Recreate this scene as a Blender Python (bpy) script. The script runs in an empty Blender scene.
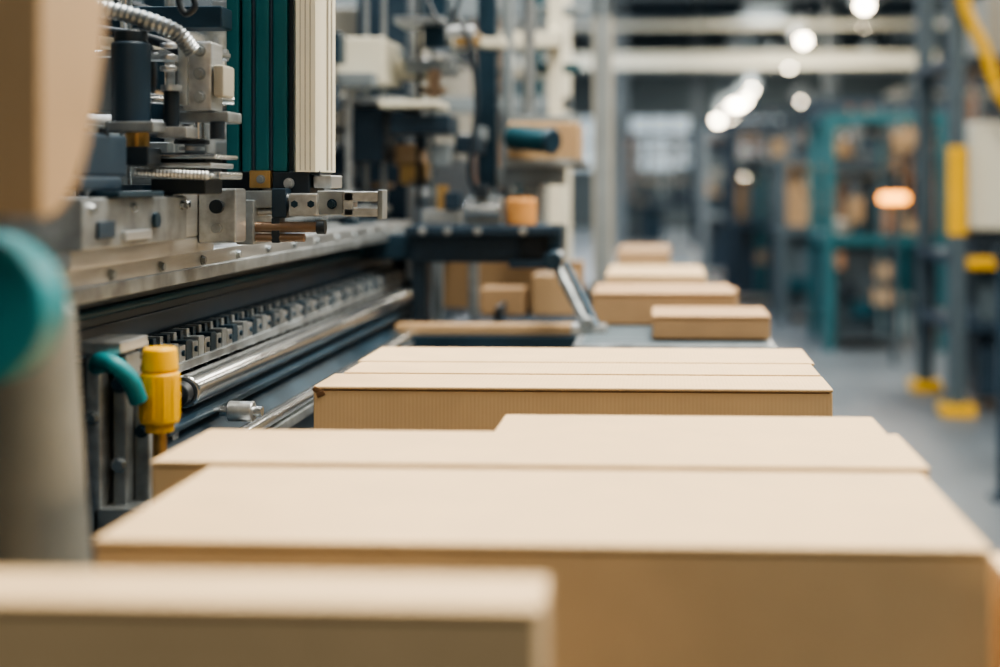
import bpy, bmesh, math, random
from mathutils import Vector, Matrix
random.seed(7)
scene = bpy.context.scene

# ------------------------------------------------------------------ materials
def C(r, g, b):
    def l(v):
        v /= 255.0
        return v/12.92 if v <= 0.04045 else ((v+0.055)/1.055)**2.4
    return (l(r), l(g), l(b), 1)

def mat(name, col, rough=0.5, metal=0.0, var=0.12, scale=12, bump=0.0, stretch=(1,1,1), emit=0, wave=0, coat=0):
    m = bpy.data.materials.new(name); m.use_nodes = True
    nt = m.node_tree; N = nt.nodes; L = nt.links
    b = N['Principled BSDF']
    tc = N.new('ShaderNodeTexCoord'); mp = N.new('ShaderNodeMapping'); mp.inputs['Scale'].default_value = stretch
    L.new(tc.outputs['Object'], mp.inputs['Vector'])
    nz = N.new('ShaderNodeTexNoise'); nz.inputs['Scale'].default_value = scale; nz.inputs['Detail'].default_value = 5
    L.new(mp.outputs['Vector'], nz.inputs['Vector'])
    rp = N.new('ShaderNodeValToRGB')
    rp.color_ramp.elements[0].position = 0.3; rp.color_ramp.elements[1].position = 0.7
    rp.color_ramp.elements[0].color = tuple(c*(1-var) for c in col[:3])+(1,)
    rp.color_ramp.elements[1].color = tuple(min(1, c*(1+var)) for c in col[:3])+(1,)
    L.new(nz.outputs['Fac'], rp.inputs['Fac']); L.new(rp.outputs['Color'], b.inputs['Base Color'])
    mr = N.new('ShaderNodeMapRange'); mr.inputs['To Min'].default_value = max(0.03, rough*0.75); mr.inputs['To Max'].default_value = min(1, rough*1.25)
    L.new(nz.outputs['Fac'], mr.inputs['Value']); L.new(mr.outputs['Result'], b.inputs['Roughness'])
    b.inputs['Metallic'].default_value = metal
    if coat: b.inputs['Coat Weight'].default_value = coat
    if emit:
        b.inputs['Emission Color'].default_value = col; b.inputs['Emission Strength'].default_value = emit
    src = nz.outputs['Fac']
    if wave:
        w = N.new('ShaderNodeTexWave'); w.wave_type = 'BANDS'; w.bands_direction = 'X'
        w.inputs['Scale'].default_value = wave; w.inputs['Distortion'].default_value = 0.3
        L.new(tc.outputs['Object'], w.inputs['Vector'])
        bp = N.new('ShaderNodeBump'); bp.inputs['Strength'].default_value = 0.3; bp.inputs['Distance'].default_value = 0.0004
        L.new(w.outputs['Fac'], bp.inputs['Height']); L.new(bp.outputs['Normal'], b.inputs['Normal'])
    elif bump:
        bp = N.new('ShaderNodeBump'); bp.inputs['Strength'].default_value = bump; bp.inputs['Distance'].default_value = 0.002
        L.new(src, bp.inputs['Height']); L.new(bp.outputs['Normal'], b.inputs['Normal'])
    return m

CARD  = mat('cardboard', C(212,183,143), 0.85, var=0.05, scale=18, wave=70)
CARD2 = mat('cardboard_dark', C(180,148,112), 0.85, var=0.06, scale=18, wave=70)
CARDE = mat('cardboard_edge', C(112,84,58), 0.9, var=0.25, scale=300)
TAN   = mat('tan_paint', C(182,152,116), 0.5, var=0.04)
STEEL = mat('brushed_steel', C(194,198,200), 0.34, 0.85, var=0.2, scale=14, stretch=(6,0.6,6), bump=0.05)
STEELB= mat('worn_steel', C(150,157,161), 0.40, 0.7, var=0.38, scale=26, bump=0.1)
CHROME= mat('chrome', C(216,220,222), 0.2, 0.95, var=0.08, scale=8)
DKST  = mat('dark_blue_steel', C(38,62,78), 0.35, 0.4, var=0.3, scale=9)
NAVY  = mat('navy_paint', C(34,54,70), 0.45, 0.1, var=0.2, scale=10)
BLACK = mat('black_plastic', C(26,38,48), 0.45, 0.0, var=0.2)
TEAL  = mat('teal_anodised', C(22,98,108), 0.4, 0.15, var=0.08, scale=5)
TEALD = mat('teal_dark', C(18,68,80), 0.4, 0.15, var=0.1)
TEALM = mat('teal_muted_frame', C(36,98,106), 0.5, 0.0, var=0.12)
TURQ  = mat('turquoise_plastic', C(14,122,132), 0.5, 0.0, var=0.05)
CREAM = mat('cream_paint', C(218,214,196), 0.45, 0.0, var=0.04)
CREAMD= mat('cream_dark_paint', C(160,157,146), 0.5, 0.0, var=0.06)  # a darker cream paint colour
YEL   = mat('yellow_plastic', C(240,184,24), 0.35, 0.0, var=0.05)
ORG   = mat('orange_plastic', C(214,152,88), 0.45, 0.0, var=0.12)
RUST  = mat('muted_orange', C(162,122,92), 0.5, 0.0, var=0.15)
BRASS = mat('brass', C(196,160,106), 0.3, 0.8, var=0.1)
COPP  = mat('bronze_rod', C(150,126,106), 0.3, 0.8, var=0.1)
GREY  = mat('grey_paint', C(122,132,138), 0.5, 0.1, var=0.1)
SLATE = mat('slate_paint', C(78,92,100), 0.5, 0.1, var=0.1)
HOUS  = mat('cast_housing', C(128,130,126), 0.5, 0.3, var=0.2, scale=8)
FLOORM= mat('concrete_floor', C(96,104,110), 0.42, 0.0, var=0.12, scale=3, bump=0.05)
WALLM = mat('wall_paint', C(98,110,116), 0.8, var=0.1, scale=2)
CEILM = mat('ceiling_panel', C(62,78,90), 0.8, var=0.1, scale=2)
BELT  = mat('belt_rubber', C(48,54,60), 0.6, var=0.15, scale=30)
LAMP  = mat('lamp_glow', (1,0.86,0.64,1), 0.5, var=0, emit=48)
LAMPO = mat('amber_glow', (1,0.36,0.04,1), 0.5, var=0, emit=9)
WINM  = mat('window_daylight', (0.66,0.78,0.86,1), 0.5, var=0.05, emit=0.6)

# ------------------------------------------------------------------ mesh builder
def empty(name, loc=(0,0,0)):
    e = bpy.data.objects.new(name, None); e.location = loc; e.empty_display_size = 0.1
    scene.collection.objects.link(e); return e

def catmull(pts, n=8):
    P = [Vector(p) for p in pts]; P = [P[0]*2-P[1]]+P+[P[-1]*2-P[-2]]; out = []
    for i in range(1, len(P)-2):
        for k in range(n):
            t = k/n
            out.append(0.5*((2*P[i])+(P[i+1]-P[i-1])*t+(2*P[i-1]-5*P[i]+4*P[i+1]-P[i+2])*t*t+(3*P[i]-P[i-1]-3*P[i+1]+P[i+2])*t**3))
    out.append(P[-2]); return out

class B:
    def __init__(s, name, parent=None):
        s.name = name; s.bm = bmesh.new(); s.mats = []; s.parent = parent
    def mi(s, m):
        if m not in s.mats: s.mats.append(m)
        return s.mats.index(m)
    def add(s, t, m):
        i = s.mi(m)
        for f in t.faces: f.material_index = i; f.smooth = True
        me = bpy.data.meshes.new('tmp'); t.to_mesh(me); t.free(); s.bm.from_mesh(me); bpy.data.meshes.remove(me)
    def box(s, x0, x1, y0, y1, z0, z1, m, bev=0.0015, rot=None, seg=2):
        t = bmesh.new(); bmesh.ops.create_cube(t, size=1)
        dx, dy, dz = abs(x1-x0), abs(y1-y0), abs(z1-z0)
        for v in t.verts: v.co = Vector((v.co.x*dx, v.co.y*dy, v.co.z*dz))
        bev = min(bev, 0.45*min(dx, dy, dz))
        if bev > 0: bmesh.ops.bevel(t, geom=t.edges[:], offset=bev, segments=seg, affect='EDGES', profile=0.5)
        M = Matrix.Translation(((x0+x1)/2, (y0+y1)/2, (z0+z1)/2))
        if rot: M = M @ Matrix.Rotation(rot[1], 4, rot[0])
        t.transform(M); s.add(t, m)
    def cyl(s, p1, p2, r, m, r2=None, seg=28, bev=0.0):
        p1 = Vector(p1); p2 = Vector(p2); d = p2-p1
        t = bmesh.new(); bmesh.ops.create_cone(t, cap_ends=True, segments=seg, radius1=r, radius2=r if r2 is None else r2, depth=d.length)
        if bev > 0:
            e = [e for e in t.edges if any(len(f.verts) > 4 for f in e.link_faces)]
            bmesh.ops.bevel(t, geom=e, offset=bev, segments=4, affect='EDGES', profile=0.5)
        t.transform(Matrix.Translation((p1+p2)/2) @ d.to_track_quat('Z', 'Y').to_matrix().to_4x4()); s.add(t, m)
    def sph(s, c, r, m, sc=(1,1,1)):
        t = bmesh.new(); bmesh.ops.create_uvsphere(t, u_segments=24, v_segments=14, radius=r)
        t.transform(Matrix.Translation(c) @ Matrix.Diagonal((*sc, 1))); s.add(t, m)
    def tube(s, pts, r, m, seg=14, smooth=8, rib=0):
        P = catmull(pts, smooth) if smooth else [Vector(p) for p in pts]
        t = bmesh.new(); rings = []; q = None; prev = None
        for i, p in enumerate(P):
            tan = (P[min(i+1, len(P)-1)]-P[max(i-1, 0)]).normalized()
            if q is None: q = tan.to_track_quat('Z', 'Y')
            else: q = prev.rotation_difference(tan) @ q
            prev = tan
            rr = r*(1+rib*(i % 2))
            rings.append([t.verts.new(p+q @ Vector((rr*math.cos(a), rr*math.sin(a), 0))) for a in [2*math.pi*k/seg for k in range(seg)]])
        for a, b in zip(rings, rings[1:]):
            for k in range(seg): t.faces.new((a[k], a[(k+1) % seg], b[(k+1) % seg], b[k]))
        t.faces.new(rings[0][::-1]); t.faces.new(rings[-1]); s.add(t, m)
    def prism(s, prof, x0, x1, m, axis='X', bev=0.0):
        t = bmesh.new()
        def mk(p, a):
            return {'X': (a, p[0], p[1]), 'Y': (p[0], a, p[1]), 'Z': (p[0], p[1], a)}[axis]
        A = [t.verts.new(mk(p, x0)) for p in prof]; Bv = [t.verts.new(mk(p, x1)) for p in prof]; n = len(prof)
        for k in range(n): t.faces.new((A[k], A[(k+1) % n], Bv[(k+1) % n], Bv[k]))
        t.faces.new(A[::-1]); t.faces.new(Bv); bmesh.ops.recalc_face_normals(t, faces=t.faces[:])
        if bev: bmesh.ops.bevel(t, geom=t.edges[:], offset=bev, segments=2, affect='EDGES', profile=0.5)
        s.add(t, m)
    def bolt(s, p, ax, r, m, h=None):
        p = Vector(p); a = Vector(ax); h = h or r*0.8
        s.cyl(p, p+a*h*0.35, r*1.35, m, seg=20); s.cyl(p+a*h*0.35, p+a*h*1.35, r, m, seg=6)
    def done(s, loc=None, rotz=0):
        me = bpy.data.meshes.new(s.name)
        if loc is not None:
            s.bm.transform(Matrix.Translation(-Vector(loc)))
        s.bm.to_mesh(me); s.bm.free()
        for m in s.mats: me.materials.append(m)
        me.set_sharp_from_angle(angle=math.radians(28))
        o = bpy.data.objects.new(s.name, me); scene.collection.objects.link(o)
        if loc is not None: o.location = loc
        o.rotation_euler[2] = rotz
        if s.parent: o.parent = s.parent
        w = o.modifiers.new('wn', 'WEIGHTED_NORMAL'); w.keep_sharp = True
        return o

# ------------------------------------------------------------------ room
RX0, RX1, RY0, RY1, RH = -5.0, 10.0, -4.0, 42.0, 6.2
def slab(name, a, m):
    b = B(name); b.box(*a, m, bev=0); return b.done()
slab('floor', (RX0, RX1, RY0, RY1, -0.1, 0), FLOORM)
slab('ceiling', (RX0, RX1, RY0, RY1, RH, RH+0.1), CEILM)
slab('wall_left', (RX0-0.1, RX0, RY0, RY1, 0, RH), WALLM)
slab('wall_right', (RX1, RX1+0.1, RY0, RY1, 0, RH), WALLM)
slab('wall_front', (RX0, RX1, RY0-0.1, RY0, 0, RH), WALLM)
slab('wall_back', (RX0, RX1, RY1, RY1+0.1, 0, RH), WALLM)
for i in range(5):
    b = B('window_%d' % (i+1)); x = -3.6+i*2.7
    b.box(x, x+1.8, RY1-0.06, RY1-0.02, 1.7, 3.3, WINM, 0)
    for k in range(4): b.box(x-0.04+k*0.6, x+0.04+k*0.6, RY1-0.1, RY1-0.01, 1.66, 3.34, GREY, 0)
    for zz in (1.66, 2.46, 3.26): b.box(x-0.04, x+1.84, RY1-0.1, RY1-0.01, zz, zz+0.08, GREY, 0)
    b.done()

for (y, z, h, x0, x1, m) in [(24, 3.26, 0.24, -4.9, 4.7, CREAM), (24.6, 4.0, 0.08, -4.9, 9.9, CREAM), (33, 3.9, 0.22, -4.9, 9.9, GREY), (15, 3.25, 0.06, -4.9, 9.9, GREY), (30, 4.6, 0.2, -4.9, 9.9, GREY)]:
    b = B('overhead_beam')
    b.box(x0, x1, y-0.08, y+0.08, z, z+h*0.18, m, 0); b.box(x0, x1, y-0.08, y+0.08, z+h*0.82, z+h, m, 0); b.box(x0, x1, y-0.025, y+0.025, z, z+h, m, 0)
    for xx in (x0+0.4, x1-0.05): b.box(xx-0.05, xx+0.05, y-0.05, y+0.05, z+h, RH, SLATE, 0)
    b.done()
for k in range(7):
    y = 6+k*6; b = B('roof_truss')
    b.box(RX0, RX1, y-0.06, y+0.06, RH-0.12, RH, NAVY, 0); b.box(RX0, RX1, y-0.06, y+0.06, RH-0.85, RH-0.75, NAVY, 0)
    for j in range(15):
        x = RX0+0.5+j; b.cyl((x-0.5, y, RH-0.8), (x, y, RH-0.06), 0.03, NAVY, seg=8); b.cyl((x, y, RH-0.06), (x+0.5, y, RH-0.8), 0.03, NAVY, seg=8)
    b.done()
for (x, y) in [(-2.2, 20), (-0.75, 26), (0.9, 34), (3.4, 28), (5.6, 22), (7.4, 33)]:
    b = B('steel_column'); b.box(x-0.12, x-0.10, y-0.12, y+0.12, 0, RH, GREY, 0); b.box(x+0.10, x+0.12, y-0.12, y+0.12, 0, RH, GREY, 0); b.box(x-0.1, x+0.1, y-0.015, y+0.015, 0, RH, GREY, 0); b.box(x-0.2, x+0.2, y-0.2, y+0.2, 0, 0.03, GREY, 0)
    b.done()

for (x, y, z, r) in [(3.4, 23.5, 4.25, .10), (2.85, 28, 4.13, .10), (2.45, 31, 3.95, .11), (2.85, 31, 3.9, .10), (1.95, 36, 3.30, .16), (1.78, 36.5, 3.12, .18), (1.58, 37, 2.95, .16), (2.2, 37.5, 3.55, .17), (2.15, 36, 3.45, .12), (1.65, 38, 3.3, .12), (2.4, 37, 3.75, .08), (3.9, 27, 4.3, .05), (1.75, 29, 1.45, .08), (4.1, 23.5, 4.5, .07), (4.4, 30, 3.9, .05), (3.3, 33, 3.2, .03)]:
    b = B('pendant_lamp')
    b.cyl((x, y, z+0.05), (x, y, z+0.4), 0.26, GREY, r2=0.07, seg=24); b.cyl((x, y, z+0.4), (x, y, RH), 0.015, BLACK, seg=8)
    b.sph((x, y, z), r, LAMP); b.done()
b = B('amber_beacon'); b.cyl((1.62, 9.8, 0), (1.62, 9.8, 1.13), 0.02, SLATE); b.cyl((1.62, 9.8, 1.13), (1.62, 9.8, 1.19), 0.10, LAMPO, bev=0.025); b.done()

def luminaire(x, y, w, l, p, col=(1, 0.925, 0.80), z=RH-1.3):
    b = B('ceiling_light'); b.box(x-w/2-0.05, x+w/2+0.05, y-l/2-0.05, y+l/2+0.05, z+0.02, z+0.12, GREY, 0.01)
    for sx in (-1, 1): b.cyl((x+sx*w*0.3, y, z+0.12), (x+sx*w*0.3, y, RH), 0.01, BLACK, seg=8)
    o = b.done()
    ld = bpy.data.lights.new('luminaire', 'AREA'); ld.shape = 'RECTANGLE'; ld.size = w; ld.size_y = l; ld.energy = p; ld.color = col
    lo = bpy.data.objects.new('luminaire', ld); lo.location = (x, y, z); scene.collection.objects.link(lo)
    lo.parent = o
COOL = (0.88, 0.94, 1.0)
luminaire(0.5, 2.2, 1.6, 2.4, 420)
luminaire(1.0, -1.8, 1.6, 2.0, 85)
luminaire(3.4, 2.4, 1.2, 3.2, 260)  # unseen fixture added on the right to brighten the left machine
luminaire(-2.2, 3.2, 0.8, 2.4, 130, COOL)  # unseen cool fill added at left to lift the shadows
for y in (8.5, 15, 21.5, 28, 35):
    luminaire(-1.5, y, 0.8, 2.4, 240, COOL)
    luminaire(2.2, y+1, 0.8, 2.4, 270)
    luminaire(6.2, y, 0.8, 2.4, 270)

# ------------------------------------------------------------------ cartons
def carton(x0, x1, y0, y1, z0, z1, rz=0.0, m=CARD, torn=False):
    cx, cy = (x0+x1)/2, (y0+y1)/2
    b = B('cardboard_box'); t = 0.004
    b.box(x0, x1, y0, y1, z0, z1-t, m, 0.003, seg=3)
    b.box(x0-0.0005, x1+0.0005, y0-0.0005, y1+0.0005, z1-t, z1, m, 0.0018)
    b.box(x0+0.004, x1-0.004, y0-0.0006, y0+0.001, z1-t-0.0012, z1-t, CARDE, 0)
    if torn:
        b.box(x0-0.001, x0+0.010, y0-0.0015, y0+0.008, z1-0.008, z1-0.0012, CARDE, 0.002, rot=('Y', 0.4))
        b.box(x0+0.004, x0+0.014, y0-0.0018, y0+0.002, z1-0.012, z1-0.006, CARDE, 0.001, rot=('Y', -0.4))
    return b.done(loc=(cx, cy, z0), rotz=rz)
BZ = 0.85
carton(-0.62, -0.057, 0.66, 0.715, BZ, 1.05)
carton(-0.373, 0.212, 0.906, 1.145, BZ, 1.017)
carton(-0.430, 0.222, 1.165, 1.320, BZ, 1.017)
carton(-0.157, 0.213, 1.323, 1.42, BZ, 1.0165)
carton(-0.402, 0.197, 1.607, 1.715, BZ, 1.017, torn=True)
carton(-0.391, 0.195, 1.719, 1.82, BZ, 1.0185)
carton(-0.396, 0.199, 1.824, 1.98, BZ, 1.0195)
carton(0.235, 0.5, 0.80, 1.02, BZ, 0.985)
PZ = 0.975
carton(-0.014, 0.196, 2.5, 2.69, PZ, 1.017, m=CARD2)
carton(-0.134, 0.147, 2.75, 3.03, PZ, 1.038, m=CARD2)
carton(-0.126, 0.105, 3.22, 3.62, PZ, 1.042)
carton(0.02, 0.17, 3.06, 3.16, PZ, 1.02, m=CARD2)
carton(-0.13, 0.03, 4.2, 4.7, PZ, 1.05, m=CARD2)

b = B('belt_conveyor')
b.box(-0.455, 0.17, 0.2, 2.3, BZ-0.02, BZ, BELT, 0.004); b.cyl((-0.45, 0.2, BZ-0.035), (0.16, 0.2, BZ-0.035), 0.035, STEEL); b.cyl((-0.45, 2.3, BZ-0.035), (0.16, 2.3, BZ-0.035), 0.035, STEEL)
for x in (-0.462, 0.175): b.box(x-0.012, x+0.012, 0.2, 2.32, BZ-0.12, BZ-0.012, STEEL, 0.003)
for y in (0.35, 1.3, 2.2):
    for x in (-0.43, 0.14): b.box(x-0.025, x+0.025, y-0.025, y+0.025, 0, BZ-0.1, GREY, 0.004); b.box(x-0.05, x+0.05, y-0.05, y+0.05, 0, 0.012, BLACK, 0)
    b.box(-0.43, 0.14, y-0.02, y+0.02, 0.3, 0.34, GREY)
b.box(0.175, 0.55, 0.75, 1.1, BZ-0.02, BZ, STEEL, 0.003)
b.box(0.48, 0.53, 0.85, 0.9, 0, BZ-0.02, GREY)
b.done()
b = B('roller_conveyor')
def rollers(x0, x1, ya, yb, rm):
    for x in (x0, x1-0.003): b.box(x-0.012, x+0.003, ya, yb, PZ-0.06, PZ-0.002, rm, 0.003)
    b.box(x0-0.012, x1, ya, ya+0.03, PZ-0.05, PZ-0.001, rm, 0.004)
    y = ya+.06
    while y < yb: b.cyl((x0, y, PZ-0.022), (x1-0.01, y, PZ-0.022), 0.022, SLATE, seg=16); y += 0.06
    for y in (ya+.1, yb-.1):
        for x in (x0+.02, x1-.04): b.box(x-0.02, x+0.02, y-0.02, y+0.02, 0, PZ-0.05, GREY)
        b.box(x0+.02, x1-.04, y-0.015, y+0.015, 0.4, 0.43, GREY)
rollers(-0.14, 0.2, 2.4, 3.18, STEELB); rollers(-0.14, 0.11, 3.2, 5.2, DKST)
b.done()

# ------------------------------------------------------------------ main machine (left)
pm = empty('packaging_machine')
b = B('cabinet', pm)
b.box(-1.5, -0.62, 1.15, 3.2, 0.05, 1.02, NAVY, 0.006); b.box(-1.48, -0.66, 1.2, 3.15, 0, 0.06, BLACK)
for y in (1.6, 2.1, 2.6): b.box(-0.622, -0.617, y, y+0.42, 0.15, 0.85, GREY, 0.002)
b.box(-0.62, -0.49, 1.15, 3.15, 0.5, 0.90, DKST, 0.004)
b.box(-1.5, -1.05, 0.9, 3.3, 1.0, 2.0, NAVY, 0.01)
b.box(-1.5, -0.6, 1.0, 1.15, 0.0, 0.98, STEELB, 0.006)
b.box(-1.06, -1.03, 1.0, 1.9, 1.25, 1.62, DKST); b.box(-1.06, -1.02, 2.1, 3.1, 1.3, 1.42, GREY); b.box(-1.06, -1.02, 2.1, 3.1, 1.5, 1.58, CREAMD)
b.done()
b = B('side_rails', pm)
b.box(-0.625, -0.55, 1.0, 3.08, 1.145, 1.172, STEEL, 0.003)
b.box(-0.558, -0.546, 1.0, 3.08, 1.137, 1.153, STEELB, 0.002)
b.box(-0.64, -0.60, 1.0, 3.1, 1.0, 1.15, DKST, 0.002)
b.box(-0.605, -0.596, 1.0, 3.1, 1.075, 1.10, NAVY, 0.002)
b.cyl((-0.595, 1.0, 1.115), (-0.595, 3.1, 1.115), 0.005, TEALD)
b.box(-0.70, -0.60, 1.0, 3.1, 1.19, 1.205, STEELB, 0.002)
y = 1.1
while y < 3.0:
    b.bolt((-0.55, y, 1.160), (1, 0, 0), 0.0045, STEELB); b.bolt((-0.585, y+0.07, 1.172), (0, 0, 1), 0.005, STEELB); y += 0.14
for y, l in [(1.75, .12), (2.05, .2), (2.4, .1), (2.65, .16)]: b.box(-0.61, -0.575, y, y+l, 1.172, 1.182, STEELB if l < .15 else DKST, 0.002); b.cyl((-0.59, y+.03, 1.18), (-0.59, y+.03, 1.20), 0.007, CHROME)
b.prism([(-0.60, 0.965), (-0.60, 1.02), (-0.56, 1.0), (-0.50, 0.955), (-0.50, 0.90), (-0.6, 0.90)], 1.45, 3.1, DKST, axis='Y')
b.cyl((-0.488, 1.45, 0.958), (-0.488, 3.05, 0.958), 0.009, CHROME)
b.box(-0.515, -0.478, 1.45, 3.05, 0.935, 0.948, STEELB, 0.002)
b.box(-0.53, -0.515, 1.45, 3.05, 0.985, 0.992, DKST, 0.002)
b.done()
b = B('chrome_roller', pm)
b.cyl((-0.545, 1.58, 1.013), (-0.545, 3.0, 1.013), 0.019, CHROME, seg=40, bev=0.003); b.cyl((-0.545, 1.5, 1.013), (-0.545, 3.05, 1.013), 0.007, STEEL)
b.cyl((-0.545, 1.555, 1.013), (-0.545, 1.575, 1.013), 0.014, BLACK, bev=0.002)
b.box(-0.565, -0.525, 1.49, 1.51, 0.96, 1.035, STEELB, 0.003); b.box(-0.57, -0.52, 3.0, 3.03, 0.96, 1.045, BLACK, 0.003)
b.done()
b = B('guide_rack', pm)
b.box(-0.60, -0.575, 1.4, 3.02, 1.040, 1.070, DKST, 0.001)
b.box(-0.60, -0.552, 1.4, 3.02, 1.034, 1.044, STEELB, 0.001)
y = 1.42; i = 0
while y < 3.0:
    m = [STEEL, STEELB, STEELB, DKST][(i*7) % 4]
    b.box(-0.578, -0.556, y, y+0.0195, 1.043, 1.063+0.004*(i % 2), m, 0.0012)
    b.box(-0.590, -0.572, y+0.003, y+0.013, 1.064, 1.076, STEELB if i % 2 else DKST, 0.001)
    if i % 2 == 0: b.cyl((-0.556, y+0.009, 1.054), (-0.553, y+0.009, 1.054), 0.0035, DKST, seg=12)
    y += 0.0225; i += 1
y = 1.45
while y < 3.0:
    b.cyl((-0.563, y, 1.034), (-0.563, y, 1.028), 0.006, BLACK, seg=12); y += 0.05
b.done()
b = B('slide_carriage', pm)
b.box(-0.60, -0.52, 1.24, 1.52, 1.190, 1.238, STEELB, 0.003)
b.box(-0.60, -0.535, 1.25, 1.66, 1.172, 1.19, STEEL, 0.002)
b.box(-0.595, -0.535, 1.52, 1.68, 1.19, 1.244, STEEL, 0.003)
b.box(-0.52, -0.517, 1.27, 1.31, 1.20, 1.216, NAVY, 0.001)
b.cyl((-0.525, 1.42, 1.214), (-0.516, 1.42, 1.214), 0.008, DKST)
b.box(-0.523, -0.515, 1.33, 1.40, 1.196, 1.205, STEEL, 0.001)
b.box(-0.54, -0.51, 1.30, 1.42, 1.238, 1.244, DKST, 0.001)
for y in (1.26, 1.36, 1.5, 1.56, 1.62): b.bolt((-0.52 if y < 1.51 else -0.535, y, 1.228), (1, 0, 0), 0.004, CHROME)
b.box(-0.535, -0.490, 1.60, 1.64, 1.183, 1.246, STEEL, 0.003); b.cyl((-0.512, 1.594, 1.225), (-0.512, 1.606, 1.225), 0.008, BLACK)
b.cyl((-0.512, 1.594, 1.2), (-0.512, 1.606, 1.2), 0.006, CHROME)
b.box(-0.60, -0.53, 1.26, 1.36, 1.245, 1.258, NAVY, 0.003); b.box(-0.595, -0.54, 1.28, 1.40, 1.258, 1.30, NAVY, 0.004)
for x in (-0.585, -0.565, -0.545): b.cyl((x, 1.279, 1.28), (x, 1.272, 1.28), 0.006, BLACK); b.bolt((x, 1.35, 1.30), (0, 0, 1), 0.005, BLACK)
b.box(-0.565, -0.47, 1.48, 1.56, 1.256, 1.264, CHROME, 0.002); b.box(-0.56, -0.48, 1.48, 1.56, 1.268, 1.274, STEEL, 0.002); b.box(-0.565, -0.475, 1.48, 1.56, 1.278, 1.283, CHROME, 0.002)
b.box(-0.55, -0.49, 1.49, 1.55, 1.24, 1.285, BLACK, 0.002)
b.tube([(-0.56, 1.47, 1.264), (-0.52, 1.468, 1.262), (-0.48, 1.47, 1.26)], 0.004, STEEL, rib=0.3, smooth=20)
b.done()
b = B('servo_motor', pm)
b.cyl((-0.556, 1.45, 1.315), (-0.556, 1.45, 1.40), 0.020, NAVY, bev=0.003); b.cyl((-0.556, 1.45, 1.40), (-0.556, 1.45, 1.412), 0.017, BLACK, bev=0.002)
b.box(-0.575, -0.523, 1.425, 1.475, 1.305, 1.316, STEELB, 0.002); b.cyl((-0.549, 1.45, 1.285), (-0.549, 1.45, 1.305), 0.012, BRASS)
b.box(-0.58, -0.53, 1.43, 1.47, 1.27, 1.29, BLACK, 0.003)
b.box(-0.532, -0.50, 1.46, 1.50, 1.300, 1.312, STEEL, 0.002); b.cyl((-0.520, 1.47, 1.312), (-0.520, 1.47, 1.35), 0.008, BLACK); b.cyl((-0.520, 1.47, 1.35), (-0.520, 1.47, 1.356), 0.011, STEEL)
for z in (1.372, 1.384, 1.396): b.cyl((-0.525, 1.475, z), (-0.525, 1.475, z+0.005), 0.009, STEEL, bev=0.001)
b.tube([(-0.64, 1.46, 1.446), (-0.60, 1.45, 1.438), (-0.555, 1.45, 1.428), (-0.512, 1.455, 1.412), (-0.497, 1.47, 1.392)], 0.0080, STEELB, rib=0.2, smooth=14)
b.tube([(-0.62, 1.5, 1.42), (-0.56, 1.5, 1.41), (-0.52, 1.5, 1.395), (-0.50, 1.5, 1.37)], 0.006, BLACK)
b.box(-0.515, -0.483, 1.49, 1.53, 1.33, 1.405, STEEL, 0.003)
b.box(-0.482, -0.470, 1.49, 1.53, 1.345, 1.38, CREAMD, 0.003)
b.box(-0.519, -0.508, 1.485, 1.50, 1.335, 1.40, STEELB, 0.002)
for z in (1.345, 1.37, 1.395): b.bolt((-0.496, 1.49, z), (0, -1, 0), 0.005, STEELB)
b.box(-0.53, -0.468, 1.50, 1.55, 1.318, 1.33, STEELB, 0.002); b.cyl((-0.48, 1.5, 1.30), (-0.48, 1.5, 1.318), 0.008, BLACK); b.cyl((-0.50, 1.5, 1.30), (-0.50, 1.5, 1.318), 0.006, CHROME)
for z, r, m in [(1.30, .016, STEEL), (1.295, .019, BLACK), (1.288, .014, STEEL)]: b.cyl((-0.515, 1.52, z), (-0.515, 1.52, z+0.004), r, m)
b.box(-0.56, -0.49, 1.54, 1.58, 1.395, 1.40, STEEL, .001); b.box(-0.66, -0.50, 1.58, 1.62, 1.43, 1.455, DKST, 0.003)
b.tube([(-0.50, 1.45, 1.47), (-0.505, 1.45, 1.445), (-0.498, 1.45, 1.43), (-0.488, 1.45, 1.437), (-0.490, 1.45, 1.45)], 0.0035, BLACK)
b.box(-0.64, -0.59, 1.5, 1.56, 1.33, 1.39, GREY, .003); b.box(-0.62, -0.57, 1.6, 1.66, 1.25, 1.30, STEELB, .003); b.box(-0.66, -0.60, 1.44, 1.5, 1.285, 1.315, STEEL, .003)
b.cyl((-0.60, 1.55, 1.25), (-0.60, 1.55, 1.5), .007, CHROME); b.cyl((-0.575, 1.62, 1.25), (-0.575, 1.62, 1.5), .006, STEEL)
b.cyl((-0.66, 1.5, 1.345), (-0.48, 1.56, 1.345), .005, CHROME); b.cyl((-0.66, 1.6, 1.40), (-0.50, 1.6, 1.40), .007, STEEL)
b.done()
b = B('lift_column', pm)
z0, z1 = 1.268, 1.85; s = -0.012
b.box(-0.522+s, -0.446+s, 1.72, 1.80, z0, z1, TEALD, 0.002)
for x0, x1 in [(-0.523, -0.507), (-0.5035, -0.491), (-0.487, -0.469), (-0.465, -0.4465)]:
    b.box(x0+s, x1+s, 1.705, 1.722, z0-0.002, z1, TEAL, 0.0025)
b.cyl((-0.489+s, 1.707, z0), (-0.489+s, 1.707, z1), 0.0025, NAVY, seg=10); b.cyl((-0.467+s, 1.707, z0), (-0.467+s, 1.707, z1), 0.0025, NAVY, seg=10)
b.box(-0.446+s, -0.440+s, 1.71, 1.80, z0, z1, BLACK, 0.001)
b.prism([(-0.452, 1.71), (-0.445, 1.694), (-0.422, 1.698), (-0.416, 1.712), (-0.414, 1.77), (-0.452, 1.77)], z0-0.002, z1, CREAM, axis='Z')
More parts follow.
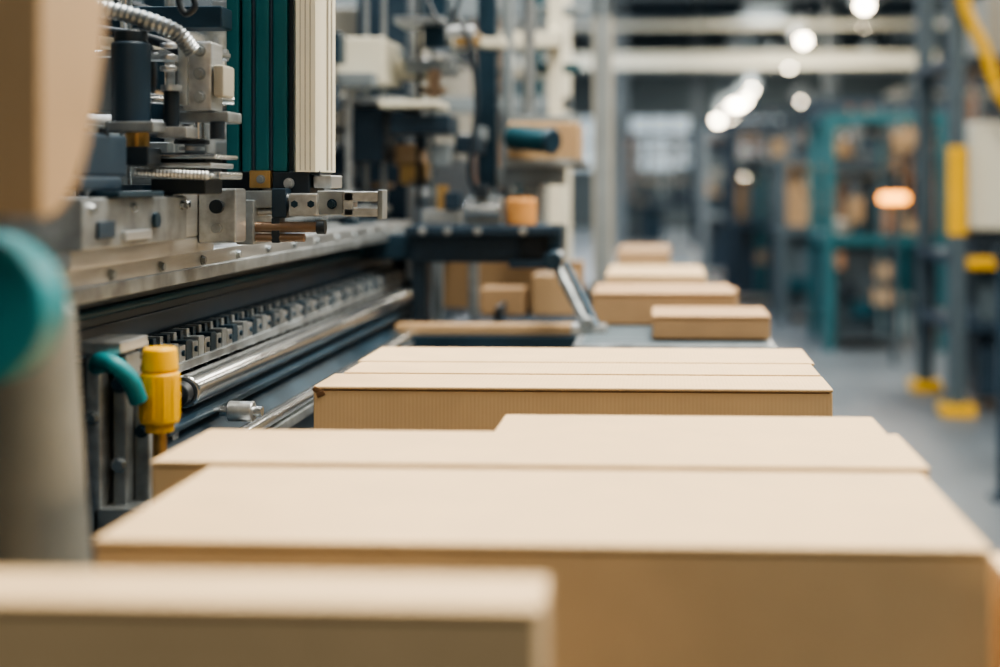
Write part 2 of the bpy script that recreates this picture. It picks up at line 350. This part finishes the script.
for x, yy in [(-0.440, 1.695), (-0.434, 1.696), (-0.428, 1.697)]:
    b.cyl((x, yy+0.0008, z0), (x, yy+0.0008, z1), 0.0012, CREAMD, seg=8)
for yy in (1.73, 1.75): b.cyl((-0.4145, yy, z0), (-0.4145, yy, z1), 0.0015, CREAMD, seg=8)
b.box(-0.446, -0.418, 1.705, 1.76, z0-0.006, z0, BLACK, 0.001)
b.box(-0.505, -0.478, 1.70, 1.76, 1.246, 1.268, BRASS, 0.002)
b.box(-0.476, -0.43, 1.70, 1.78, 1.238, 1.266, BLACK, 0.002); b.box(-0.428, -0.405, 1.71, 1.77, 1.246, 1.262, STEEL, 0.002)
b.bolt((-0.455, 1.70, 1.252), (0, -1, 0), 0.005, STEEL); b.bolt((-0.49, 1.70, 1.257), (0, -1, 0), 0.004, STEELB)
b.box(-0.56, -0.50, 1.74, 1.80, 1.24, 1.285, BLACK, .002)
b.box(-1.06, -0.50, 1.80, 1.86, 1.5, 1.58, NAVY, 0.004)
b.done()
b = B('gripper', pm)
b.box(-0.507, -0.465, 1.68, 1.76, 1.222, 1.243, STEELB, 0.002); b.cyl((-0.51, 1.69, 1.232), (-0.42, 1.69, 1.232), 0.008, CHROME); b.cyl((-0.51, 1.69, 1.217), (-0.42, 1.69, 1.217), 0.005, STEEL)
b.box(-0.47, -0.452, 1.675, 1.72, 1.21, 1.246, NAVY, 0.002)
b.box(-0.448, -0.412, 1.67, 1.73, 1.212, 1.240, STEEL, 0.003); b.box(-0.415, -0.38, 1.675, 1.72, 1.214, 1.243, STEELB, 0.002)
b.box(-0.382, -0.336, 1.675, 1.70, 1.230, 1.242, STEEL, 0.0015); b.box(-0.382, -0.336, 1.675, 1.70, 1.212, 1.222, STEEL, 0.0015); b.box(-0.384, -0.37, 1.675, 1.70, 1.213, 1.241, STEEL, 0.001)
b.box(-0.340, -0.334, 1.672, 1.703, 1.209, 1.244, STEELB, 0.001)
for x in (-0.44, -0.42, -0.395): b.bolt((x, 1.672, 1.227), (0, -1, 0), 0.0045, DKST)
b.cyl((-0.50, 1.68, 1.199), (-0.41, 1.68, 1.199), 0.0065, COPP, bev=0.001); b.cyl((-0.50, 1.68, 1.186), (-0.43, 1.68, 1.186), 0.005, COPP, bev=0.001)
b.cyl((-0.415, 1.68, 1.199), (-0.405, 1.68, 1.199), 0.0085, BLACK)
b.box(-0.512, -0.49, 1.67, 1.75, 1.178, 1.232, STEELB, 0.002); b.box(-0.47, -0.46, 1.675, 1.70, 1.18, 1.21, BLACK, 0.001)
b.done()
b = B('air_valve', pm)
b.cyl((-0.500, 1.38, 1.012), (-0.500, 1.38, 1.063), 0.0195, YEL, bev=0.003); b.cyl((-0.500, 1.38, 1.063), (-0.500, 1.38, 1.088), 0.0185, YEL, r2=0.0165, bev=0.004)
b.cyl((-0.500, 1.38, 1.003), (-0.500, 1.38, 1.013), 0.014, YEL, bev=0.002); b.cyl((-0.500, 1.38, 0.93), (-0.500, 1.38, 1.004), 0.007, BRASS)
for a in range(12):
    c, s_ = math.cos(a*math.pi/6), math.sin(a*math.pi/6)
    b.cyl((-0.5+0.0188*c, 1.38+0.0188*s_, 1.018), (-0.5+0.0188*c, 1.38+0.0188*s_, 1.058), 0.0016, YEL, seg=8)
b.tube([(-0.56, 1.37, 1.068), (-0.548, 1.35, 1.077), (-0.531, 1.34, 1.075), (-0.517, 1.345, 1.060), (-0.512, 1.355, 1.038)], 0.009, TURQ)
b.box(-0.56, -0.47, 1.36, 1.46, 0.90, 0.93, STEELB)
b.done()
b = B('end_bracket', pm)
b.box(-0.568, -0.552, 1.36, 1.42, 0.86, 1.092, STEEL, 0.003); b.box(-0.548, -0.534, 1.38, 1.42, 0.86, 1.080, STEELB, 0.003); b.box(-0.555, -0.545, 1.40, 1.42, 0.86, 1.075, DKST, 0.001)
b.box(-0.575, -0.530, 1.355, 1.43, 1.083, 1.095, STEEL, 0.002); b.box(-0.534, -0.518, 1.40, 1.44, 0.90, 1.035, STEELB, 0.003)
b.box(-0.60, -0.51, 1.36, 1.45, 0.5, 0.88, DKST, 0.003)
b.bolt((-0.541, 1.38, 1.05), (0, -1, 0), 0.006, DKST); b.bolt((-0.541, 1.38, 0.97), (0, -1, 0), 0.006, CHROME); b.bolt((-0.560, 1.36, 1.02), (0, -1, 0), 0.005, CHROME); b.bolt((-0.526, 1.40, 1.00), (0, -1, 0), 0.005, DKST)
b.cyl((-0.505, 1.62, 0.985), (-0.475, 1.62, 0.985), 0.012, STEEL, bev=0.002); b.cyl((-0.515, 1.62, 0.985), (-0.465, 1.62, 0.985), 0.006, CHROME)
b.done()
b = B('curved_cover', pm)
prof = [(0.75, 1.232), (0.75, 1.75), (0.842, 1.75), (0.842, 1.36), (0.838, 1.33), (0.828, 1.30), (0.815, 1.272), (0.80, 1.251), (0.782, 1.238), (0.765, 1.232)]
b.prism(prof, -0.62, -0.338, TAN, axis='X', bev=0.002)
b.box(-0.62, -0.55, 0.835, 1.3, 1.5, 1.6, NAVY)
b.box(-0.62, -0.58, 0.79, 0.83, 1.0, 1.24, NAVY)
b.done()
b = B('round_handwheel', pm)
b.cyl((-0.396, 0.78, 1.178), (-0.396, 0.82, 1.178), 0.045, TURQ, bev=0.005, seg=48)
b.cyl((-0.396, 0.768, 1.178), (-0.396, 0.785, 1.178), 0.018, TURQ, bev=0.004)
b.box(-0.60, -0.42, 0.818, 0.83, 1.165, 1.195, NAVY, 0.003)
b.done()
b = B('gear_housing', pm)
b.cyl((-0.464, 1.0, 0.86), (-0.464, 1.0, 1.165), 0.054, HOUS, r2=0.036, seg=40, bev=0.01); b.cyl((-0.464, 1.0, 0.6), (-0.464, 1.0, 0.86), 0.045, DKST)
b.box(-0.62, -0.47, 0.97, 1.07, 0.0, 0.86, DKST, 0.01)
b.box(-0.65, -0.50, 1.0, 1.12, 0.93, 1.16, STEELB, 0.008)
b.done()
b = B('pipes', pm)
for (z, x, r, m) in [(1.262, -0.72, 0.009, CHROME), (1.34, -0.8, 0.012, STEEL), (1.40, -0.85, 0.008, BRASS), (1.225, -0.66, 0.012, STEELB), (1.46, -0.78, 0.015, CREAMD), (1.37, -0.70, 0.006, BLACK)]:
    b.cyl((x, 1.15, z), (x, 4.2, z), r, m)
for y in (1.2, 1.8, 2.4, 3.0):
    b.box(-1.05, -0.65, y, y+0.04, 1.20, 1.235, NAVY); b.box(-0.90, -0.86, y, y+0.04, 1.02, 1.8, DKST); b.box(-0.84, -0.78, y-0.02, y+0.05, 1.30, 1.42, STEELB, .003)
for i in range(22):
    y = 1.25+i*0.08; x = random.uniform(-0.98, -0.68); z = random.uniform(1.24, 1.56)
    m = random.choice([STEELB, NAVY, STEEL, GREY, BRASS, CREAMD, DKST])
    b.box(x, x+random.uniform(.03, .08), y, y+.06, z, z+random.uniform(.02, .08), m, .003)
    b.cyl((x+.02, y+.03, z), (x+.02, y+.03, 1.2), .008, STEEL)
for i in range(5):
    y = 1.3+i*0.2
    b.tube([(-0.9, y, 1.55), (-0.75, y+.03, 1.50), (-0.72, y+.06, 1.40), (-0.78, y+.1, 1.3)], 0.006, random.choice([BLACK, TEALD, BLACK]))
b.done()

# ------------------------------------------------------------------ second machine further along the line
fm = empty('carton_folding_machine')
b = B('frame', fm)
b.box(-0.72, -0.60, 3.3, 3.42, 0.0, 2.2, NAVY, .004); b.box(-0.43, -0.385, 3.28, 3.36, 1.24, 2.2, DKST, .004); b.box(-0.372, -0.352, 3.3, 3.36, 1.2, 2.2, GREY, .003)
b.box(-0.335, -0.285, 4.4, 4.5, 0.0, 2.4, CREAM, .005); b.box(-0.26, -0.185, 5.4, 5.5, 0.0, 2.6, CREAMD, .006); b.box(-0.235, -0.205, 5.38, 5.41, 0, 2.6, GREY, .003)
b.box(-0.60, -0.55, 4.6, 4.7, 0.0, 2.4, GREY, .004)
b.box(-0.300, -0.265, 3.75, 3.82, 0.0, 2.2, CREAM, .004)
b.box(-0.45, -0.42, 5.0, 5.1, 1.2, 2.6, TEALD)
b.box(-1.4, -0.185, 5.4, 5.5, 1.9, 2.05, GREY); b.box(-1.4, -0.265, 3.72, 3.82, 1.62, 1.66, CREAM); b.box(-1.4, -0.285, 4.4, 4.5, 1.48, 1.53, GREY)
for z in (1.30, 1.42, 1.56, 1.72): b.box(-0.37, -0.22, 3.85, 3.9, z, z+.025, random.choice([CREAM, GREY, TEALD, TAN]), .003); b.box(-0.52, -0.30, 4.7, 4.75, z+.05, z+.09, random.choice([CREAMD, STEELB, TAN]), .003)
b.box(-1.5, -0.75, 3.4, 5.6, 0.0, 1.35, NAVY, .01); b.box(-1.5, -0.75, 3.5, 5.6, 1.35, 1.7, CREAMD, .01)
b.box(-0.75, -0.25, 3.3, 5.2, 0.0, 0.90, DKST, .01)
b.done()
b = B('control_cabinet', fm)
b.box(-0.70, -0.595, 3.0, 3.2, 1.47, 1.57, CREAM, .004); b.box(-0.72, -0.55, 2.98, 3.22, 1.425, 1.44, STEEL, .003); b.box(-0.60, -0.47, 2.96, 3.1, 1.415, 1.43, CREAM, .003)
b.box(-0.58, -0.45, 2.98, 3.12, 1.36, 1.40, NAVY, .003); b.box(-0.69, -0.60, 3.02, 3.15, 1.30, 1.42, NAVY, .003)
b.box(-0.57, -0.46, 3.1, 3.22, 1.50, 1.53, STEELB, .003); b.box(-0.52, -0.47, 3.05, 3.15, 1.55, 1.75, DKST, .003)
b.box(-0.575, -0.47, 3.0, 3.15, 1.60, 1.615, STEEL); b.cyl((-0.49, 3.02, 1.44), (-0.49, 3.02, 1.50), .014, COPP); b.cyl((-0.46, 3.0, 1.58), (-0.40, 3.0, 1.58), .012, STEEL)
b.box(-0.49, -0.455, 3.0, 3.1, 1.29, 1.34, GREY, .004); b.box(-0.45, -0.40, 3.05, 3.2, 1.32, 1.36, NAVY, .004)
for i in range(14):
    x = random.uniform(-0.70, -0.40); z = random.uniform(1.20, 1.62); w_ = random.uniform(.02, .07)
    b.box(x, x+w_, 3.15, 3.22, z, z+random.uniform(.012, .05), random.choice([STEEL, STEELB, CREAM, BRASS, GREY, DKST, TAN]), .002)
for x in (-0.66, -0.62, -0.54, -0.51): b.cyl((x, 3.12, 1.2), (x, 3.12, 1.8), .006, random.choice([STEEL, BLACK, CHROME]))
b.tube([(-0.44, 2.95, 1.62), (-0.40, 2.93, 1.55), (-0.385, 2.93, 1.42), (-0.40, 2.93, 1.28), (-0.38, 2.95, 1.22)], .006, BLACK)
b.tube([(-0.50, 2.95, 1.66), (-0.47, 2.93, 1.60), (-0.44, 2.93, 1.59), (-0.42, 2.95, 1.66)], .005, BLACK)
b.done()
b = B('gearmotor', fm)
b.box(-0.34, -0.18, 3.1, 3.3, 1.305, 1.39, TAN, .006); b.box(-0.345, -0.17, 3.08, 3.32, 1.29, 1.306, STEELB, .003)
b.cyl((-0.33, 3.08, 1.355), (-0.24, 3.02, 1.345), .026, TEALD, bev=.006); b.cyl((-0.24, 3.02, 1.345), (-0.228, 3.012, 1.344), .030, DKST, bev=.008)
b.box(-0.33, -0.20, 3.12, 3.28, 1.39, 1.405, GREY, .003); b.cyl((-0.30, 3.2, 1.40), (-0.30, 3.2, 1.7), .014, STEEL)
b.box(-0.36, -0.22, 3.1, 3.28, 1.25, 1.29, GREY, .003); b.box(-0.31, -0.27, 3.12, 3.28, 1.17, 1.25, STEELB, .003)
b.done()
b = B('transfer_arm', fm)
b.box(-0.505, -0.20, 2.75, 2.95, 1.150, 1.168, NAVY, .003); b.box(-0.50, -0.28, 2.78, 2.92, 1.095, 1.15, NAVY, .004); b.box(-0.30, -0.2, 2.76, 2.9, 1.085, 1.10, NAVY, .003)
b.box(-0.28, -0.22, 2.78, 2.9, 1.10, 1.15, BLACK, .003)
b.box(-0.50, -0.47, 2.8, 2.86, 0.90, 1.10, NAVY, .003); b.box(-0.22, -0.195, 2.76, 2.92, 1.09, 1.168, DKST, .002)
b.box(-0.76, -0.49, 2.8, 3.4, 1.10, 1.15, DKST, .003)
for x in (-0.47, -0.42, -0.36, -0.27): b.bolt((x, 2.75, 1.159), (0, -1, 0), .006, STEEL)
b.cyl((-0.282, 2.84, 1.168), (-0.282, 2.84, 1.222), .031, ORG, bev=.004); b.cyl((-0.282, 2.84, 1.222), (-0.282, 2.84, 1.228), .022, BRASS)
b.box(-0.39, -0.32, 2.8, 2.88, 1.168, 1.225, STEELB, .003); b.cyl((-0.39, 2.79, 1.20), (-0.32, 2.79, 1.20), .012, CHROME); b.box(-0.48, -0.41, 2.8, 2.9, 1.168, 1.20, STEEL, .003)
b.cyl((-0.44, 2.82, 1.2), (-0.44, 2.82, 1.25), .012, BRASS); b.box(-0.37, -0.345, 2.78, 2.82, 1.225, 1.25, BLACK); b.box(-0.43, -0.40, 2.78, 2.82, 1.20, 1.235, NAVY)
b.cyl((-0.205, 2.70, 1.105), (-0.135, 2.62, 0.985), .011, STEELB); b.cyl((-0.180, 2.68, 1.10), (-0.115, 2.60, 0.985), .006, DKST); b.cyl((-0.205, 2.66, 1.105), (-0.205, 2.78, 1.105), .018, DKST, bev=.003)
b.box(-0.165, -0.10, 2.58, 2.64, 0.972, 0.99, STEEL, .003); b.cyl((-0.135, 2.575, 0.992), (-0.135, 2.65, 0.992), .014, STEELB, bev=.003)
b.done()
b = B('crossbeam', fm)
b.box(-0.52, -0.16, 2.72, 2.77, 0.957, 0.977, TAN, .003); b.box(-0.52, -0.16, 2.77, 3.3, 0.90, 0.960, NAVY, .003)
b.box(-0.52, -0.16, 2.70, 2.72, 0.80, 0.957, DKST, .002)
b.box(-0.40, -0.30, 3.1, 3.2, 0.96, 1.02, CARD2, .004); b.box(-0.285, -0.19, 3.1, 3.25, 0.96, 1.05, TAN, .004); b.box(-0.52, -0.18, 3.3, 3.34, 0.9, 1.07, TAN, .003)
b.box(-0.49, -0.47, 3.0, 3.02, 0.955, 1.10, GREY); b.box(-0.42, -0.40, 3.05, 3.08, 0.955, 1.10, STEELB); b.box(-0.35, -0.34, 2.95, 3.2, 0.96, 0.99, DKST)
b.done()

# ------------------------------------------------------------------ right side: rack, posts, workstations
b = B('steel_rack')
x0, x1, ya, yb = 1.61, 2.9, 7.7, 8.6
for x in (x0, x1):
    for y in (ya, yb): b.box(x-.045, x+.045, y-.045, y+.045, 0, 3.2, SLATE, .005); b.box(x-.09, x+.09, y-.09, y+.09, 0, .06, YEL, .005)
b.box(x0-.055, x0+.055, ya-.056, ya-.04, 0.98, 1.46, YEL, .003); b.box(x0+.04, x0+.056, ya-.056, ya+.05, 0.98, 1.46, YEL, .003)
for z in (0.45, 0.82, 1.9): b.box(x0-.05, x1+.05, ya-.03, yb+.03, z, z+.05, NAVY, .004)
b.box(x0+.05, x1, ya-.05, ya-.03, 0.80, 0.86, YEL, .003)
b.tube([(1.58, 7.6, 3.0), (1.62, 7.6, 2.3), (1.74, 7.6, 1.98), (1.88, 7.6, 1.66), (2.3, 7.6, 1.4)], .032, YEL)
b.box(1.75, 2.7, 7.8, 8.5, .87, 1.0, BLACK, .01); b.box(1.70, 2.2, 7.75, 8.3, 1.0, 1.60, CREAM, .03); b.box(1.75, 2.3, 7.8, 8.4, .5, .78, SLATE, .01); b.box(1.8, 2.6, 7.8, 8.4, 1.95, 2.3, CREAMD, .01)
b.box(1.75, 2.2, 7.8, 8.3, .07, .42, NAVY, .01)
b.done()
b = B('guard_post'); b.box(1.34, 1.39, 5.6, 5.65, 0, 1.0, DKST, .004); b.box(1.31, 1.42, 5.57, 5.68, 0, .015, NAVY); b.box(1.33, 1.9, 5.6, 5.65, .94, 1.0, DKST, .004); b.box(1.85, 1.9, 5.6, 5.65, 0, .95, DKST, .004); b.done()

def station(name, x, y, w, d, h, fm_, seed):
    r = random.Random(seed); b = B(name)
    for xx in (x, x+w):
        for yy in (y, y+d): b.box(xx-.04, xx+.04, yy-.04, yy+.04, 0, h, fm_, .004)
    for z in (0.8, h-.06): 
        b.box(x, x+w, y-.03, y+.03, z, z+.07, fm_); b.box(x, x+w, y+d-.03, y+d+.03, z, z+.07, fm_); b.box(x-.03, x+.03, y, y+d, z, z+.07, fm_); b.box(x+w-.03, x+w+.03, y, y+d, z, z+.07, fm_)
    b.box(x, x+w, y, y+d, .84, .88, DKST); b.box(x+.05, x+w*.6, y+.1, y+d-.1, .1, .78, r.choice([NAVY, SLATE, TEALD, DKST]), .01)
    for k in range(16):
        ww = r.uniform(.05, .28); hx = x+r.uniform(0.02, max(.03, w-ww)); hz = r.uniform(.08, .5); yy = y+r.uniform(.02, d*.5)
        m = r.choice([CARD2, NAVY, BLACK, GREY, SLATE, RUST, CREAMD, TAN, TEALD, DKST, SLATE, SLATE])
        b.box(hx, hx+ww, yy, yy+.3, .88, .88+hz, m, .006)
        if r.random() < .6: b.cyl((hx+ww/2, yy+.1, .88+hz), (hx+ww/2, yy+.1, h), .02, r.choice([STEEL, SLATE, GREY, RUST]), seg=12)
    for k in range(5):
        z = r.uniform(1.2, h-.12); b.box(x, x+w, y+.2, y+.24, z, z+.04, r.choice([SLATE, GREY, RUST, CREAMD]))
        xx = x+r.uniform(.05, w-.3); b.box(xx, xx+r.uniform(.08, .25), y+.15, y+.3, z+.04, z+.04+r.uniform(.08, .2), r.choice([NAVY, CARD2, TAN, TEALD, BLACK, SLATE]), .005)
        xx = x+r.uniform(0.0, w-.2); z = r.uniform(.12, .65); b.box(xx, xx+r.uniform(.08, .2), y-.02, y+.08, z, z+.12, r.choice([RUST, TEALD, BLACK, STEELB, TAN]), .005)
        xx = x+r.uniform(0.0, w); b.cyl((xx, y-.01, .1), (xx, y-.01, r.uniform(.9, h)), .015, r.choice([GREY, BLACK, TEALM, CREAMD]), seg=10)
    b.tube([(x+.1, y, h), (x+w*.3, y-.05, h-.4), (x+w*.7, y-.05, h-.3), (x+w-.1, y, h)], .012, BLACK)
    b.done()
station('packing_station', 1.27, 10.6, 0.85, 1.0, 1.78, TEALM, 1)
station('packing_station', 0.75, 14.5, 1.1, 1.2, 1.9, NAVY, 2)
station('packing_station', 2.5, 12.0, 1.2, 1.4, 2.2, DKST, 3)
station('packing_station', 1.9, 17.5, 1.6, 1.2, 2.3, NAVY, 4)
station('packing_station', 4.3, 14.0, 1.6, 1.4, 2.5, SLATE, 5)
station('packing_station', 0.6, 19.0, 1.2, 1.2, 2.0, GREY, 6)
station('packing_station', 3.7, 19.5, 2.0, 1.4, 2.8, SLATE, 7)
station('packing_station', 1.2, 25.0, 2.2, 1.4, 2.6, NAVY, 8)
station('packing_station', 5.9, 17.5, 1.6, 1.4, 2.8, NAVY, 9)
station('packing_station', 4.4, 26.0, 2.4, 1.4, 3.0, CREAMD, 10)
station('packing_station', -0.9, 28.0, 1.6, 1.4, 2.3, NAVY, 11)
station('packing_station', 3.2, 9.0, 1.2, 1.2, 2.4, SLATE, 12)
station('packing_station', 0.9, 31.0, 2.2, 1.4, 2.6, DKST, 16)
station('packing_station', -3.2, 7.5, 1.6, 1.4, 2.4, TEALM, 14)
station('packing_station', -2.6, 12.5, 1.6, 1.4, 2.8, CREAMD, 15)
station('packing_station', 1.1, 12.7, 0.9, 1.0, 1.5, SLATE, 21)
station('packing_station', 2.2, 14.6, 1.2, 1.0, 1.9, DKST, 23)
def pallet(x, y, n, seed):
    r = random.Random(seed); b = B('pallet_of_boxes')
    for k in range(3): b.box(x, x+1.0, y+k*.35, y+k*.35+.1, 0, .1, TAN)
    for k in range(6): b.box(x+k*.175, x+k*.175+.12, y, y+.8, .1, .12, TAN)
    for l in range(n):
        for i in range(2): b.box(x+.02+i*.49, x+.48+i*.49, y+.02, y+.76, .12+l*.32, .435+l*.32, r.choice([CARD, CARD2]), .006)
    b.done()
pallet(2.25, 10.85, 4, 1); pallet(0.85, 16.6, 2, 2); pallet(3.0, 16.2, 5, 3); pallet(1.5, 21.5, 4, 4)

# ------------------------------------------------------------------ world + camera
w = bpy.data.worlds.new('World'); scene.world = w; w.use_nodes = True
w.node_tree.nodes['Background'].inputs['Color'].default_value = (0.25, 0.35, 0.45, 1); w.node_tree.nodes['Background'].inputs['Strength'].default_value = 0.4
cam = bpy.data.cameras.new('camera'); co = bpy.data.objects.new('camera', cam); scene.collection.objects.link(co)
co.location = (0, 0, 1.25); co.rotation_euler = (math.radians(90), 0, math.radians(2.5))
cam.sensor_width = 36; cam.lens = 50.4; cam.shift_x = -0.099; cam.shift_y = -0.1485
cam.clip_start = 0.02; cam.clip_end = 200
cam.dof.use_dof = True; cam.dof.focus_distance = 1.66; cam.dof.aperture_fstop = 2.1; cam.dof.aperture_blades = 0
scene.camera = co
try:
    scene.view_settings.view_transform = 'AgX'; scene.view_settings.look = 'AgX - Medium High Contrast'
except Exception as e: print(e)
